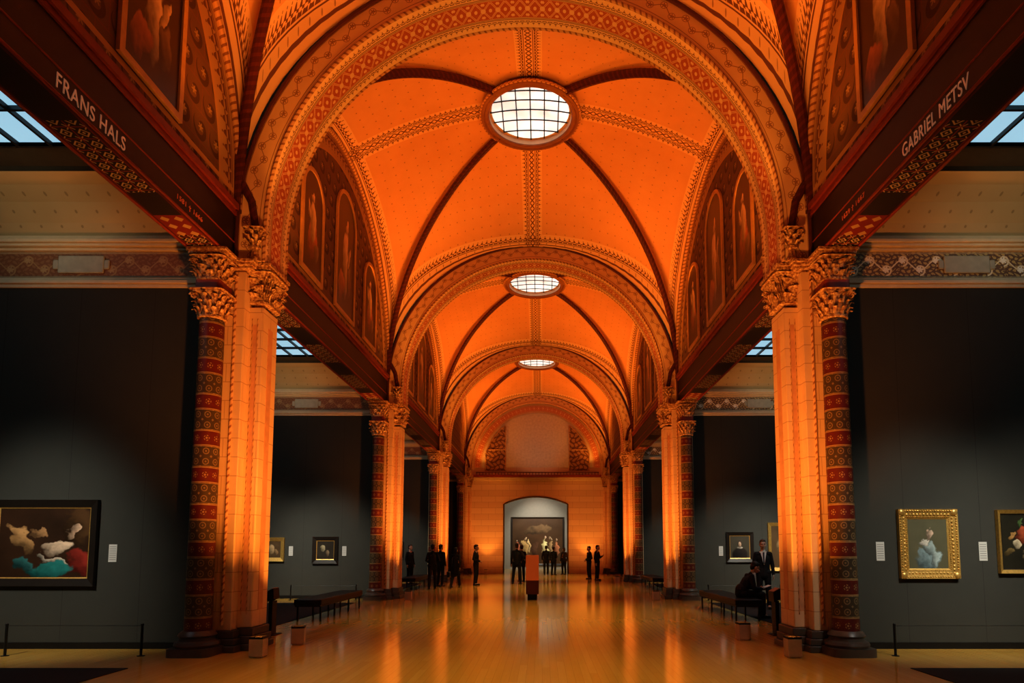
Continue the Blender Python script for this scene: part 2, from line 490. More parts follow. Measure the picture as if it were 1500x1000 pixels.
# transverse arches
for i in range(1,5):
    y=P[i]; y0,y1=y-.42,y+.42
    if i==4: y1=y
    WO=W+RT+.03
    path=[(W,6.2),(W,6.5)]+[(W*math.cos(PI*k/48),ZC+W*math.sin(PI*k/48)) for k in range(49)]+[(-W,6.5),(-W,6.2)]
    path2=[(WO,6.2),(WO,6.5)]+[(WO*math.cos(PI*k/48),ZC+WO*math.sin(PI*k/48)) for k in range(49)]+[(-WO,6.5),(-WO,6.2)]
    L=[0]
    for a,b in zip(path,path[1:]): L.append(L[-1]+math.hypot(a[0]-b[0],a[1]-b[1]))
    n=len(path)-1
    root=MB().grid(lambda u,v:(path[round(u*n)][0],y0+(y1-y0)*v,path[round(u*n)][1]),n,6,lambda u,v:((-.42+.84*v,L[round(u*n)]),)).build('trim_%d'%i,M_SOF)
    struct(root,f'{ORD[i-1]} wide round arch across the hall with red diamond soffit','arch')
    for yy in ((y0,y1) if i<4 else (y0,)):
        MB().grid(lambda u,v:(path[round(u*n)][0]*(1-v)+path2[round(u*n)][0]*v,yy,path[round(u*n)][1]*(1-v)+path2[round(u*n)][1]*v),n,4,lambda u,v:((RT*v,L[round(u*n)]),)).build('arch_face',M_FACE,root)
        s=-1 if yy==y0 else 1
        for rr,dy,rad,mt in ((.02,0,.03,M_ROPE),(.96,.02,.035,M_EDGE)):
            pts=[(p[0]*(1-rr)+q[0]*rr,yy+s*dy,p[1]*(1-rr)+q[1]*rr) for p,q in zip(path,path2)]
            MB().tube(pts,rad,8).build('edge_moulding',mt,root)
# oculi
def oculus(yc,lab,z):
    t=thing('oculus_window',lab,'round skylight',(0,yc,z))
    MB().loft([(.4,-.02),(.05,-.04),(-.02,-.04),(-.05,.0),(-.03,.06),(-.07,.1),(-.05,.15),(.0,.18),(.06,.17)],hx=1.1,hy=1.1,n=48,cap=False).build('ring',M_OCR,t)
    MB().tube([(1.27*math.cos(2*PI*k/48),1.27*math.sin(2*PI*k/48),-.0) for k in range(48)],.035,8,closed=True).build('rope_moulding',M_ROPE,t)
    MB().loft([(.0,-.0),(.13,.0),(.14,-.03),(.14,-.06)],hx=1.055,hy=1.055,n=48,cap=False).build('drum',M_MOULD,t)
    MB().grid(lambda u,v:((v*1.04)*math.cos(2*PI*u),(v*1.04)*math.sin(2*PI*u),.14+.10*(1-v*v)),48,6).build('glass',M_OCG,t)
    b=MB()
    for k in range(-2,3):
        x=k*.36; h=math.sqrt(1.03**2-x*x)
        b.tube([(x,-h+2*h*j/8,.12+.10*(1-(x*x+(-h+2*h*j/8)**2)/1.08)) for j in range(9)],.015,6)
        b.tube([(-h+2*h*j/8,x,.12+.10*(1-(x*x+(-h+2*h*j/8)**2)/1.08)) for j in range(9)],.015,6)
    b.build('glazing_bars',M_BLACK,t)
M_OCR=solid('oculus_ring_plaster',(.28,.13,.06),.5)
for i in range(4): oculus((P[i]+P[i+1])/2,f'round gridded skylight at the crown of the {ORD[i]} vault bay',12.35+DZ[i])
# ---------------------------------------------------------------- lunette walls + murals
murals=[paint('mural_figures_a',(.03,.018,.012),(.08,.04,.025),[(.5,.35,.24,.2,.3,(.42,.14,.08)),(.5,.5,.13,.22,0,(.62,.48,.33)),(.5,.76,.06,.05,0,(.65,.48,.35)),(.36,.55,.05,.14,.5,(.55,.42,.3)),(.66,.25,.12,.12,0,(.2,.14,.1))],ds=.22,ns=6),
        paint('mural_figures_b',(.04,.025,.018),(.09,.05,.03),[(.5,.4,.16,.28,0,(.58,.46,.34)),(.52,.72,.07,.06,0,(.62,.46,.34)),(.3,.22,.18,.1,.4,(.35,.14,.08)),(.66,.5,.04,.14,-.5,(.55,.42,.3)),(.68,.3,.1,.14,0,(.18,.12,.08))],ds=.22,ns=6)]
def arch_poly(w,h,n=12,ins=0):
    w2=w/2-ins; pts=[(-w2,ins),(w2,ins)]; r=w2; top=h-w/2
    pts+=[(r*math.cos(PI*k/n),top+r*math.sin(PI*k/n)) for k in range(n+1)]
    return pts
def mural(s,yw,z,w,h,mat,lab):
    t=thing('mural_panel',lab,'mural',(s*(A-.012),yw,z),PI/2 if s<0 else -PI/2)
    po=arch_poly(w,h); pi_=arch_poly(w,h,ins=.09)
    b=MB(); n=len(po)
    i0=[b.v((x,-.05,zz)) for x,zz in po]; i1=[b.v((x,-.05,zz)) for x,zz in pi_]
    i2=[b.v((x,-.0,zz)) for x,zz in po]; i3=[b.v((x,-.02,zz)) for x,zz in pi_]
    for k in range(n):
        q=(k+1)%n
        b.F+= [(i0[k],i0[q],i1[q],i1[k]),(i2[k],i2[q],i0[q],i0[k]),(i1[k],i1[q],i3[q],i3[k])]
    b.build('frame',M_MURF,t)
    b=MB(); ids=[b.v((x,-.022,zz),((x/w+.5,zz/h),)) for x,zz in pi_]; b.F.append(tuple(ids)); b.build('painting',mat,t)
M_MURF=solid('mural_frame_gold',(.58,.36,.16),.45,.1)
for bi in range(4):
    yc=(P[bi]+P[bi+1])/2
    for s in (-1,1):
        sd='left' if s<0 else 'right'
        f=lambda u,v:(s*A,yc+B*math.sin((u-.5)*PI),ZS+v*(4.5*math.cos((u-.5)*PI)+.03))
        o=MB().grid(f,40,10,lambda u,v:((B*math.sin((u-.5)*PI),v*4.5*math.cos((u-.5)*PI)),)).build('wall_'+sd,M_LUN)
        struct(o,f'half-round painted upper wall of the {ORD[bi]} bay on the {sd}','wall')
        if bi<3:
            mural(s,yc,7.35,1.5,3.2,murals[bi%2],f'tall arched mural in the centre of the {ORD[bi]} upper wall on the {sd}')
            for k in (-1,1):
                if bi==0 and k<0: continue
                mural(s,yc+2.2*k,7.35,1.25,2.4,murals[(bi+1)%2],f'smaller arched mural {"beyond" if k>0 else "before"} the tall one in the {ORD[bi]} bay on the {sd}')
# ---------------------------------------------------------------- beams
def textmesh(body,length,height,mat,parent,loc,s):
    cu=bpy.data.curves.new('lettering','FONT'); cu.body=body; cu.size=1; cu.extrude=.02; cu.space_character=1.08
    o=bpy.data.objects.new('lettering_src',cu); C.objects.link(o)
    bpy.context.view_layer.update(); dg=bpy.context.evaluated_depsgraph_get()
    me=bpy.data.meshes.new_from_object(o.evaluated_get(dg)); bpy.data.objects.remove(o)
    xs=[v.co.x for v in me.vertices]; ys=[v.co.y for v in me.vertices]
    sx=length/(max(xs)-min(xs)); sy=height/(max(ys)-min(ys)); mx=(max(xs)+min(xs))/2; mn=min(ys)
    for v in me.vertices:
        a=(v.co.x-mx)*sx; h=(v.co.y-mn)*sy; d=v.co.z*.2
        v.co=V((loc[0]-s*(.004+d),loc[1]-s*a,loc[2]+h))
    me.materials.clear(); me.materials.append(mat)
    w=bpy.data.objects.new('lettering',me); C.objects.link(w); w.parent=parent; return w
for bi in range(4):
    for s in (-1,1):
        sd='left' if s<0 else 'right'
        y0,y1=P[bi]+.0,P[bi+1]
        xs=sorted((s*A,s*5.17))
        o=MB().box(xs[0],xs[1],y0+.003,y1-.003,6.205,7.02).build('beam',M_BEAM)
        extra={(0,-1):' lettered FRANS HALS',(0,1):' lettered GABRIEL METSV'}.get((bi,s),'')
        tag(o,f'dark painted lengthwise beam{extra} over the {ORD[bi]} bay on the {sd}','beam')
        b=MB(); xa,xb=sorted((s*(A+.02),s*5.15)); b.quad((xa,y0+.01,6.2),(xb,y0+.01,6.2),(xb,y1-.01,6.2),(xa,y1-.01,6.2)); b.build('soffit_panel',M_BSOF,o)
        MB().tube([(s*(A-.0),y0,6.215),(s*(A-.0),y1,6.215)],.02,8).build('lower_moulding',M_REDM,o)
        MB().tube([(s*5.17,y0,6.215),(s*5.17,y1,6.215)],.03,8).build('lower_moulding',M_REDM,o)
        MB().tube([(s*(A-.0),y0,6.5),(s*(A-.0),y1,6.5)],.012,8).build('bead_moulding',M_REDM,o)
        xa,xb=sorted((s*(A-.07),s*(A+.1)))
        MB().box(xa,xb,y0,y1,7.02,7.12).box(*sorted((s*(A-.03),s*(A+.1))),y0,y1,6.94,7.02).build('cornice',M_REDM,o)
        if bi==0:
            if s<0:
                textmesh('FRANS HALS',1.04,.165,M_LET,o,(-A,6.42,6.275),s); textmesh('1581 \u2020 1666',.62,.09,M_LET2,o,(-A,8.3,6.3),s)
            else:
                textmesh('GABRIEL METSV',1.16,.165,M_LET,o,(A,6.48,6.275),s); textmesh('1629 \u2020 1667',.62,.09,M_LET2,o,(A,8.25,6.3),s)
# ---------------------------------------------------------------- piers
def capital(b,cx,cy,z0,z1,hx,hy,e,nl,fl=.09):
    h=z1-z0
    b.loft([(z0-.03,.0),(z0-.02,.03),(z0+.01,.03),(z0+.02,.005),(z0+h*.5,.015),(z0+h*.8,fl*.5),(z0+h*.86,fl)],cx,cy,hx,hy,e,32)
    ab=hx+fl+.02; ay=hy+fl+.02
    b.loft([(z0+h*.86,-.03),(z0+h*.9,-.0),(z0+h*.96,.0),(z0+h*.97,.025),(z1,.03)],cx,cy,ab,ay,.3,32)
    def sg(c): return math.copysign(abs(c)**e,c)
    def Pt(a,off): return V((cx+(hx+off)*sg(math.cos(a)),cy+(hy+off)*sg(math.sin(a)),0))
    for tier in (0,1,2):
        zt0=z0+h*(.02+.22*tier); lh=h*(.36+.04*tier)
        for k in range(nl):
            a=2*PI*(k+.5*(tier%2)+.25)/nl; da=PI/nl*.8
            def f(u,v):
                w=(1-.6*v**2)*(u-.5)*2
                lobe=1-.25*abs(math.sin(v*PI*3))
                ridge=.022*(1-abs(w))
                out=.012+.01*tier+ridge+.08*v**2.2
                p=Pt(a+w*da*lobe,out); zz=zt0+lh*(v if v<.8 else .8-.5*(v-.8)); return (p.x,p.y,zz)
            b.grid(f,6,10)
    for sx in (-1,1):
        for sy in (-1,1):
            c0=V((cx+sx*(hx+fl*.8)*.93,cy+sy*(hy+fl*.8)*.93,z0+h*.76)); d=V((sx,sy,0)).normalized()
            pts=[c0+d*(.055*(1-k/16)*math.cos(k*.75))+V((0,0,.055*(1-k/16)*math.sin(k*.75))) for k in range(15)]
            b.tube(pts,.014,6)
def make_pier(lab,loc,rz):
    t=thing('pier',lab,'pier',loc,rz,'painted piers along the hall')
    b=MB(); b.box(-.66,.2,-.56,.56,0,.1).box(-.61,.17,-.52,.52,.1,.2).box(-.58,.14,-.49,.49,.2,.32)
    b.box(.1,.40,-.36,.36,0,.1).box(.1,.37,-.33,.33,.1,.22).box(.1,.345,-.3,.3,.22,.34)
    b.build('base',M_BASE,t,bevel=.012)
    MB().box(-.55,.08,-.45,.45,.32,6.02).build('core_shaft',M_STONE,t,bevel=.01)
    MB().box(.03,.31,-.27,.27,.34,5.5).build('pilaster',M_STONE,t,bevel=.02)
    b=MB()
    for y in (-.272,.272): b.box(.15,.21,y-.004,y+.004,.6,5.2)
    b.box(.308,.316,-.08,.08,.6,5.2); b.build('inlay_panel',M_PINK,t)
    b=MB()
    for y in (-1,1):
        b.tube([(.065,y*.3,.4),(.065,y*.3,5.45)],.014,8); b.tube([(-.06,y*.46,.4),(-.06,y*.46,6.0)],.022,8); b.tube([(.135,y*.276,.55),(.135,y*.276,5.3)],.007,6); b.tube([(.225,y*.276,.55),(.225,y*.276,5.3)],.007,6)
    b.build('rope_moulding',M_ROPE,t)
    b=MB(); capital(b,.19,0,5.58,6.06,.145,.25,.3,18,.085); b.build('capital',M_GILT,t,60)
    for y in (-.67,.67):
        MB().loft([(.36,0),(5.1,-.012)],-.3,y,.19,.19,1,32).build('column_shaft',M_COLM,t)
        b=MB(); b.loft([(0,.12),(.12,.12)],-.3,y,.2,.2,.3,32); b.loft([(.12,.1),(.16,.115),(.2,.1),(.22,.05),(.26,.04),(.29,.065),(.32,.05),(.36,.01)],-.3,y,.2,.2,1,32)
        b.build('column_base',M_BASE,t)
        b=MB(); capital(b,-.3,y,5.14,5.54,.18,.18,1,11,.045); b.build('capital',M_GILT,t,60)
        MB().loft([(5.54,.0),(5.7,.0)],-.3,y,.2,.2,.25,32).build('capital_block',M_REDM,t)
        b=MB(); capital(b,-.3,y,5.72,6.06,.19,.19,.6,12,.05); b.build('capital',M_GILT,t,60)
    b=MB()
    for k,(z,o) in enumerate(((6.04,.0),(6.09,.025),(6.14,.05))):
        b.box(-.6-o,.2+o,-.5-o,.5+o,z,z+.052); b.box(.15,.4+o,-.34-o,.34+o,z,z+.052); b.box(-.56-o,-.04+o,-.9-o,.9+o,z,z+.052)
    b.build('impost',M_GILT,t,bevel=.008)
    for y in (-.4,.4):
        b=MB(); b.loft([(6.2,.03),(6.24,.03),(6.26,.0),(6.4,-.01)],.2,y,.075,.075,1,16); capital(b,.2,y,6.42,6.72,.075,.075,1,7,.045); b.build('rib_capital',M_GILT,t,60)
        MB().tube([(.2,y,6.72),(.18,y,6.85),(.12,y*1.05,7.2),(-.04,y*1.1,7.5)],.065,10).build('rib_shaft',M_RIB,t)
    return t
pier0=make_pier('nearest painted pier on the left with red and gold columns',(-4.55,P[1],0),0)
dup(pier0,(4.55,P[1],0),PI,'nearest painted pier on the right with red and gold columns')
for i,nm in ((2,'second'),(3,'third'),(4,'farthest')):
    for s in (-1,1):
        dup(pier0,(s*4.55,P[i]-(.03 if i==4 else 0),0),0 if s<0 else PI,f'{nm} painted pier from the front on the {"left" if s<0 else "right"}')
# ---------------------------------------------------------------- cabinets
M_CART=solid('grey_green_cartouche',(.42,.42,.34),.6)
for i in range(1,5):
    for s in (-1,1):
        sd='left' if s<0 else 'right'; yf=P[i]-.15
        xa,xb=sorted((s*5.1,s*10.4))
        o=MB().box(xa,xb,yf,P[i]+.15,0,5.87).build('wall_'+sd,M_GREY)
        struct(o,f'{ORD[i-1]} dark grey cross wall of the side galleries on the {sd}','wall')
        MB().box(xa,xb,yf+.01,P[i]+.15,5.87,6.76).build('upper_wall',M_FRR if s<0 else M_FRW,o)
        MB().box(xa,xb,yf-.03,yf+.02,5.87,5.93).box(xa,xb,yf-.06,yf+.02,5.93,5.99).box(xa,xb,yf-.03,yf+.02,5.99,6.04).build('moulding',M_MOULD,o,bevel=.01)
        MB().box(xa,xb,yf-.04,yf+.02,6.5,6.55).box(xa,xb,yf-.1,yf+.02,6.55,6.6).box(xa,xb,yf-.14,yf+.02,6.6,6.66).box(xa,xb,yf-.08,yf+.02,6.66,6.74).build('cornice',M_MOULD,o,bevel=.012)
        b=MB(); cx=s*7.35
        b.box(cx-.38,cx+.38,yf-.03,yf+.01,6.12,6.42).box(cx-.47,cx-.38,yf-.025,yf+.01,6.19,6.35).box(cx+.38,cx+.47,yf-.025,yf+.01,6.19,6.35); b.build('cartouche',M_CART,o,bevel=.02)
        MB().box(xa,xb,yf-.012,yf,0,.1).build('baseboard',M_BLACK,o)
for s in (-1,1):
    sd='left' if s<0 else 'right'
    xa,xb=sorted((s*10.4,s*10.6))
    struct(MB().box(xa,xb,0,39.6,0,7.6).build('wall_'+sd,M_GREY),f'long dark outer wall behind the side galleries on the {sd}','wall')
    for i in range(4):
        y0,y1=P[i]+.15,P[i+1]-.15; x0,x1=5.17,10.4
        lev=[(0,0,6.74),(.12,.12,6.93),(.35,.35,7.16),(.6,.6,7.3),(.85,.85,7.36)]
        def ring(l):
            return [V((s*(x0+l[0]),y0+l[1],l[2])),V((s*(x1-l[0]),y0+l[1],l[2])),V((s*(x1-l[0]),y1-l[1],l[2])),V((s*(x0+l[0]),y1-l[1],l[2]))]
        b=MB()
        for a,c in zip(lev,lev[1:]):
            ra,rc=ring(a),ring(c)
            for k in range(4): b.quad(ra[k],ra[(k+1)%4],rc[(k+1)%4],rc[k])
        o=b.build('ceiling',M_COVE,None,60); struct(o,f'coved plaster ceiling over the {ORD[i]} side gallery on the {sd}','ceiling')
        b=MB(); seq=[ring((.85,.85,7.36)),ring((.85,.85,7.44)),ring((1.12,1.35,7.44)),ring((1.12,1.35,7.38)),ring((1.18,1.41,7.38)),ring((1.18,1.41,7.47))]
        for ra,rc in zip(seq,seq[1:]):
            for k in range(4): b.quad(ra[k],ra[(k+1)%4],rc[(k+1)%4],rc[k])
        b.build('skylight_surround',M_SURR,o)
        if i<3:
            xx0,xx1,yy0,yy1=x0+1.16,x1-1.16,y0+1.39,y1-1.39
            t=thing('skylight',f'pale blue gridded glass skylight over the {ORD[i]} side gallery on the {sd}','skylight',(s*(xx0+xx1)/2,(yy0+yy1)/2,7.4))
            hx,hy=(xx1-xx0)/2,(yy1-yy0)/2
            MB().box(-hx,hx,-hy,hy,.04,.06).build('glass',M_SKY,t)
            b=MB()
            for k in range(7): xk=-hx+2*hx*k/6; b.box(xk-.02,xk+.02,-hy,hy,-.02,.04)
            for k in range(10): yk=-hy+2*hy*k/9; b.box(-hx,hx,yk-.02,yk+.02,-.021,.041)
            b.build('glazing_bars',M_BLACK,t)
# ---------------------------------------------------------------- end wall and far room
ye=P[4]; b=MB(); yb=ye+.5
b.box(-5.1,-2.15,ye,yb,0,12); b.box(1.95,5.1,ye,yb,0,12)
cx=-.1; hw=2.05
def az(x): return 4.42+.48*(1-((x-cx)/hw)**2)
b.grid(lambda u,v:(cx-hw+2*hw*u,ye,az(cx-hw+2*hw*u)*(1-v)+12*v),20,4)
b.grid(lambda u,v:(cx-hw+2*hw*u,ye+.5*v,az(cx-hw+2*hw*u)),20,1)
b.grid(lambda u,v:(cx-hw+2*hw*u,yb,az(cx-hw+2*hw*u)*(1-v)+12*v),20,1)
o=b.build('wall_back',M_END); struct(o,'banded cream stone end wall with a broad arched doorway','wall')
pts=[(cx-hw,ye-.02,0)]+[(cx-hw+2*hw*k/20,ye-.02,az(cx-hw+2*hw*k/20)) for k in range(21)]+[(cx+hw,ye-.02,0)]
MB().tube(pts,.05,8).build('doorway_moulding',M_BASE,o)
MB().box(-4.1,4.1,ye-.12,ye,5.95,6.05).box(-4.1,4.1,ye-.2,ye,6.05,6.15).build('cornice',M_MOULD,o,bevel=.01)
MB().box(-4.1,4.1,ye-.26,ye,6.15,6.3).build('ledge',M_REDM,o,bevel=.01)
b=MB()
for k in range(40): xk=-3.9+7.8*k/39; b.tube([(xk,ye-.2,6.3),(xk,ye-.2,6.45)],.02,6)
b.tube([(-3.95,ye-.2,6.46),(3.95,ye-.2,6.46)],.03,8); b.build('balustrade',M_RIB,o)
b=MB(('UVMap',)); rng=lambda r,k:(r*math.cos(PI*k),ye-.03,ZC+r*math.sin(PI*k))
b.grid(lambda u,v:rng(3.6+.55*v,u),48,2,lambda u,v:((-.3+.6*v,u*10.8),)); b.build('patterned_arch_band',M_SOF,o)
M_PALEPL=solid('pale_tympanum_plaster',(.62,.56,.45),.7)
b=MB(); b.grid(lambda u,v:(3.58*math.cos(PI*u)*v*.999,ye-.02,ZC+3.58*math.sin(PI*u)*v),40,6); b.build('tympanum',M_PALEPL,o)
def orn():
    m=MT('ornament_panel_scroll',None,.6); x,z=m.uv('UVMap')
    n=((x*11+(z*9).sin()*1.3).sin()*((z*10)+(x*6).sin()).sin()).abs().gt(.35)
    c=m.mix(n*.8,(.14,.06,.035),(.45,.26,.12)); m.col(c); return m.m
M_ORN=orn(); bo=MB(); bf=MB()
for s in (-1,1):
    xs=[s*(2.05+1.3*k/10) for k in range(11)]
    tp=[ZC+math.sqrt(max(0,3.5**2-x*x))-.1 for x in xs]
    bo.grid(lambda u,v:(xs[round(u*10)],ye-.05,6.6+(tp[round(u*10)]-6.6)*v),10,6,lambda u,v:((xs[round(u*10)],6.6+(tp[round(u*10)]-6.6)*v),))
    bf.tube([(xs[0],ye-.06,6.6)]+[(x,ye-.06,z) for x,z in zip(xs,tp)]+[(xs[-1],ye-.06,6.6)],.035,6)
    bf.tube([(xs[0],ye-.06,7.95),(s*3.2,ye-.06,7.95)],.035,6)
bo.build('ornament_panel',M_ORN,o); bf.build('ornament_frame',M_GILT,o)
# far room
M_FAR=solid('far_room_wall_grey',(.30,.285,.25),.8,0,.08)
b=MB(); b.box(-5.5,5.5,48.3,48.5,0,7); struct(b.build('wall_back',M_FAR),'pale grey back wall of the far room behind the large painting','wall')
struct(MB().box(-5.7,-5.5,39.9,48.5,0,7).build('wall_left',M_FAR),'left side wall of the room beyond the arched doorway','wall')
struct(MB().box(5.5,5.7,39.9,48.5,0,7).build('wall_right',M_FAR),'right side wall of the room beyond the arched doorway','wall')
struct(MB().box(-5.7,5.7,39.9,48.5,7,7.1).build('ceiling',M_FAR),'plain ceiling of the room beyond the arched doorway','ceiling')
# ---------------------------------------------------------------- pictures
def picture(lab,x0,x1,z0,z1,yw,fw,fm,cm,ornate=False,inner=None,thick=.07):
    w,h=x1-x0,z1-z0
    t=thing('framed_painting',lab,'painting',((x0+x1)/2,yw-.004,z0))
    def ringm(a,b_,ya,yb_,m,nm,bev=.008):
        b=MB(); a0,a1=a,b_
        o=[(-w/2+a0,a0),(w/2-a0,a0),(w/2-a0,h-a0),(-w/2+a0,h-a0)]; i=[(-w/2+a1,a1),(w/2-a1,a1),(w/2-a1,h-a1),(-w/2+a1,h-a1)]
        for k in range(4):
            q=(k+1)%4
            b.hexa([(o[k][0],-ya,o[k][1]),(o[q][0],-ya,o[q][1]),(i[q][0],-yb_,i[q][1]),(i[k][0],-yb_,i[k][1]),(o[k][0],0,o[k][1]),(o[q][0],0,o[q][1]),(i[q][0],0,i[q][1]),(i[k][0],0,i[k][1])])
        return b
    fr=ringm(0,fw,thick,thick*.5,fm,'frame')
    if ornate:
        for ins,sp,rr in ((.028,.04,.016),(fw*.6,.055,.022),(fw-.015,.03,.010)):
            n=int((w-2*ins)/sp)
            for k in range(n+1):
                for zz in (ins,h-ins): fr.ell((-w/2+ins+(w-2*ins)*k/n,-thick*(1-.5*ins/fw),zz),rr,.016,rr*.9,n=8,m=5)
            n=int((h-2*ins)/sp)
            for k in range(1,n):
                for xx in (-w/2+ins,w/2-ins): fr.ell((xx,-thick*(1-.5*ins/fw),ins+(h-2*ins)*k/n),rr*.9,.016,rr,n=8,m=5)
        for sx in (-1,1):
            for zz in (.05,h-.05): fr.ell((sx*(w/2-.05),-thick*.9,zz),.055,.03,.055,n=10,m=6)
    fr.build('frame',fm,t,40)
    ringm(fw*.98,fw+.02,thick*.5,thick*.35,None,'').build('inner_slip',inner or M_GOLDF,t)
    MB().quad((-w/2+fw,-thick*.3,fw),(w/2-fw,-thick*.3,fw),(w/2-fw,-thick*.3,h-fw),(-w/2+fw,-thick*.3,h-fw)).build('canvas',cm,t)
    return t
cL1=paint('canvas_warm_patches',(.012,.007,.004),(.07,.032,.016),[(.86,.72,.17,.3,0,(.08,.04,.016)),(.92,.22,.16,.2,0,(.25,.03,.02)),(.26,.55,.12,.25,.4,(.42,.24,.10)),(.44,.66,.10,.05,-.3,(.36,.2,.09)),(.66,.44,.18,.10,.45,(.6,.45,.32)),(.82,.68,.06,.09,-.3,(.5,.34,.23)),(.6,.26,.18,.04,-.3,(.45,.4,.32)),(.55,.12,.3,.11,.1,(.02,.16,.15)),(.3,.2,.12,.1,.3,(.03,.12,.12))],ds=.3,ns=6)
cR1=paint('canvas_pale_blue_patches',(.09,.09,.055),(.14,.13,.08),[(.48,.2,.34,.22,.1,(.20,.28,.30)),(.56,.4,.18,.16,-.2,(.26,.33,.33)),(.42,.56,.13,.07,.3,(.44,.42,.37)),(.55,.7,.10,.11,0,(.48,.36,.27)),(.66,.2,.1,.16,-.3,(.30,.37,.37))],ds=.34,ns=5)
cR2=paint('canvas_flowers',(.012,.012,.01),(.04,.035,.02),[(.45,.6,.16,.16,0,(.4,.09,.04)),(.3,.45,.1,.09,0,(.5,.42,.28)),(.6,.42,.1,.1,0,(.5,.3,.07)),(.5,.22,.1,.12,0,(.18,.14,.08)),(.66,.7,.08,.08,0,(.42,.35,.3)),(.4,.8,.06,.08,0,(.08,.14,.05)),(.22,.62,.06,.05,0,(.35,.2,.07)),(.15,.3,.12,.06,0,(.14,.1,.04))],ds=.25,ns=8)
cB1=paint('canvas_interior_gold',(.05,.03,.015),(.16,.1,.05),[(.4,.5,.22,.3,0,(.4,.28,.15)),(.7,.35,.12,.2,0,(.25,.16,.08))])
cB2=paint('canvas_dark_interior',(.012,.01,.008),(.05,.04,.028),[(.35,.6,.14,.2,0,(.28,.24,.15)),(.62,.35,.12,.2,0,(.18,.13,.08))])
cB3=paint('canvas_dark_portrait',(.05,.045,.032),(.08,.07,.05),[(.5,.16,.42,.36,0,(.02,.016,.014)),(.5,.47,.16,.055,0,(.42,.38,.32)),(.5,.64,.12,.17,0,(.06,.04,.03)),(.5,.62,.085,.12,0,(.5,.35,.24))],ds=.06)
cFar=paint('canvas_large_dark_crowd',(.03,.015,.008),(.14,.075,.035),[(.25,.36,.05,.18,.1,(.5,.34,.14)),(.25,.56,.02,.03,0,(.6,.45,.3)),(.45,.32,.05,.16,0,(.10,.05,.03)),(.64,.36,.06,.2,0,(.85,.7,.36)),(.64,.58,.022,.03,0,(.7,.5,.35)),(.33,.4,.03,.14,0,(.7,.55,.28)),(.76,.36,.05,.17,-.1,(.42,.28,.14)),(.76,.56,.022,.03,0,(.6,.45,.3)),(.88,.34,.05,.17,0,(.5,.2,.1)),(.88,.54,.022,.03,0,(.55,.4,.28)),(.12,.32,.05,.17,0,(.45,.14,.08)),(.12,.52,.022,.03,0,(.55,.42,.3)),(.5,.75,.3,.1,.1,(.16,.1,.05))],ds=.2,ns=9)
Y1=P[1]-.15; Y2=P[2]-.15; Y3=P[3]-.15
picture('large dark-framed painting of warm pale and teal patches at far left',-8.5,-6.79,.98,2.35,Y1,.12,M_DKF,cL1)
picture('ornate gilt-framed painting in pale blue on the near right wall',5.98,6.92,1.1,2.2,Y1,.14,M_GOLDF,cR1,True)
picture('gold edged dark flower painting at the far right of the photo',7.56,8.5,1.18,2.19,Y1,.06,M_GOLDF,cR2,inner=M_DKF)
picture('small gilt-framed painting in second left gallery beside the nearest pier',-8.65,-7.9,1.17,1.93,Y2,.1,M_GOLDF,cB1)
picture('small black-framed dark painting on the second left gallery wall',-7.0,-6.19,1.1,1.95,Y2,.12,M_DKF,cB2,inner=M_GOLDF)
picture('black-framed dark portrait on the second right gallery wall',6.16,7.03,1.15,2.1,Y2,.11,M_DKF,cB3,inner=M_GOLDF)
picture('gilt-framed painting behind the standing man in the second right gallery',7.5,8.6,.87,2.4,Y2,.09,M_GOLDF,cB1)
picture('small framed picture on the third left gallery wall',-7.2,-6.3,1.1,1.9,Y3,.1,M_DKF,cB2)
picture('small framed portrait on the third right gallery wall',6.2,7.0,1.1,2.0,Y3,.1,M_GOLDF,cB3)
picture('very large dark crowd painting seen through the far arched doorway',-2.15,2.05,.25,4.05,48.3,.12,M_DKF,cFar,inner=M_DKF)
def cardf(x,z0,z1,yw,lab,w=.13):
    o=MB().quad((x-w/2,yw-.006,z0),(x+w/2,yw-.006,z0),(x+w/2,yw-.006,z1),(x-w/2,yw-.006,z1))
    o.box(x-w/2,x+w/2,yw-.0055,yw-.001,z0,z1)
    tag(o.build('wall_label',M_CARD),lab,'label')
cardf(-6.55,1.36,1.64,Y1,'white text card beside the large painting at far left')
cardf(5.7,1.38,1.68,Y1,'white text card left of the ornate gilt-framed painting')
cardf(7.34,1.38,1.68,Y1,'white text card between the two near right paintings')
cardf(-7.7,1.35,1.65,Y2,'white text card right of small gilt painting in second left gallery')
cardf(-6.0,1.35,1.65,Y2,'white text card right of the small black-framed painting')
cardf(6.0,1.35,1.65,Y2,'white text card left of the black-framed dark portrait')
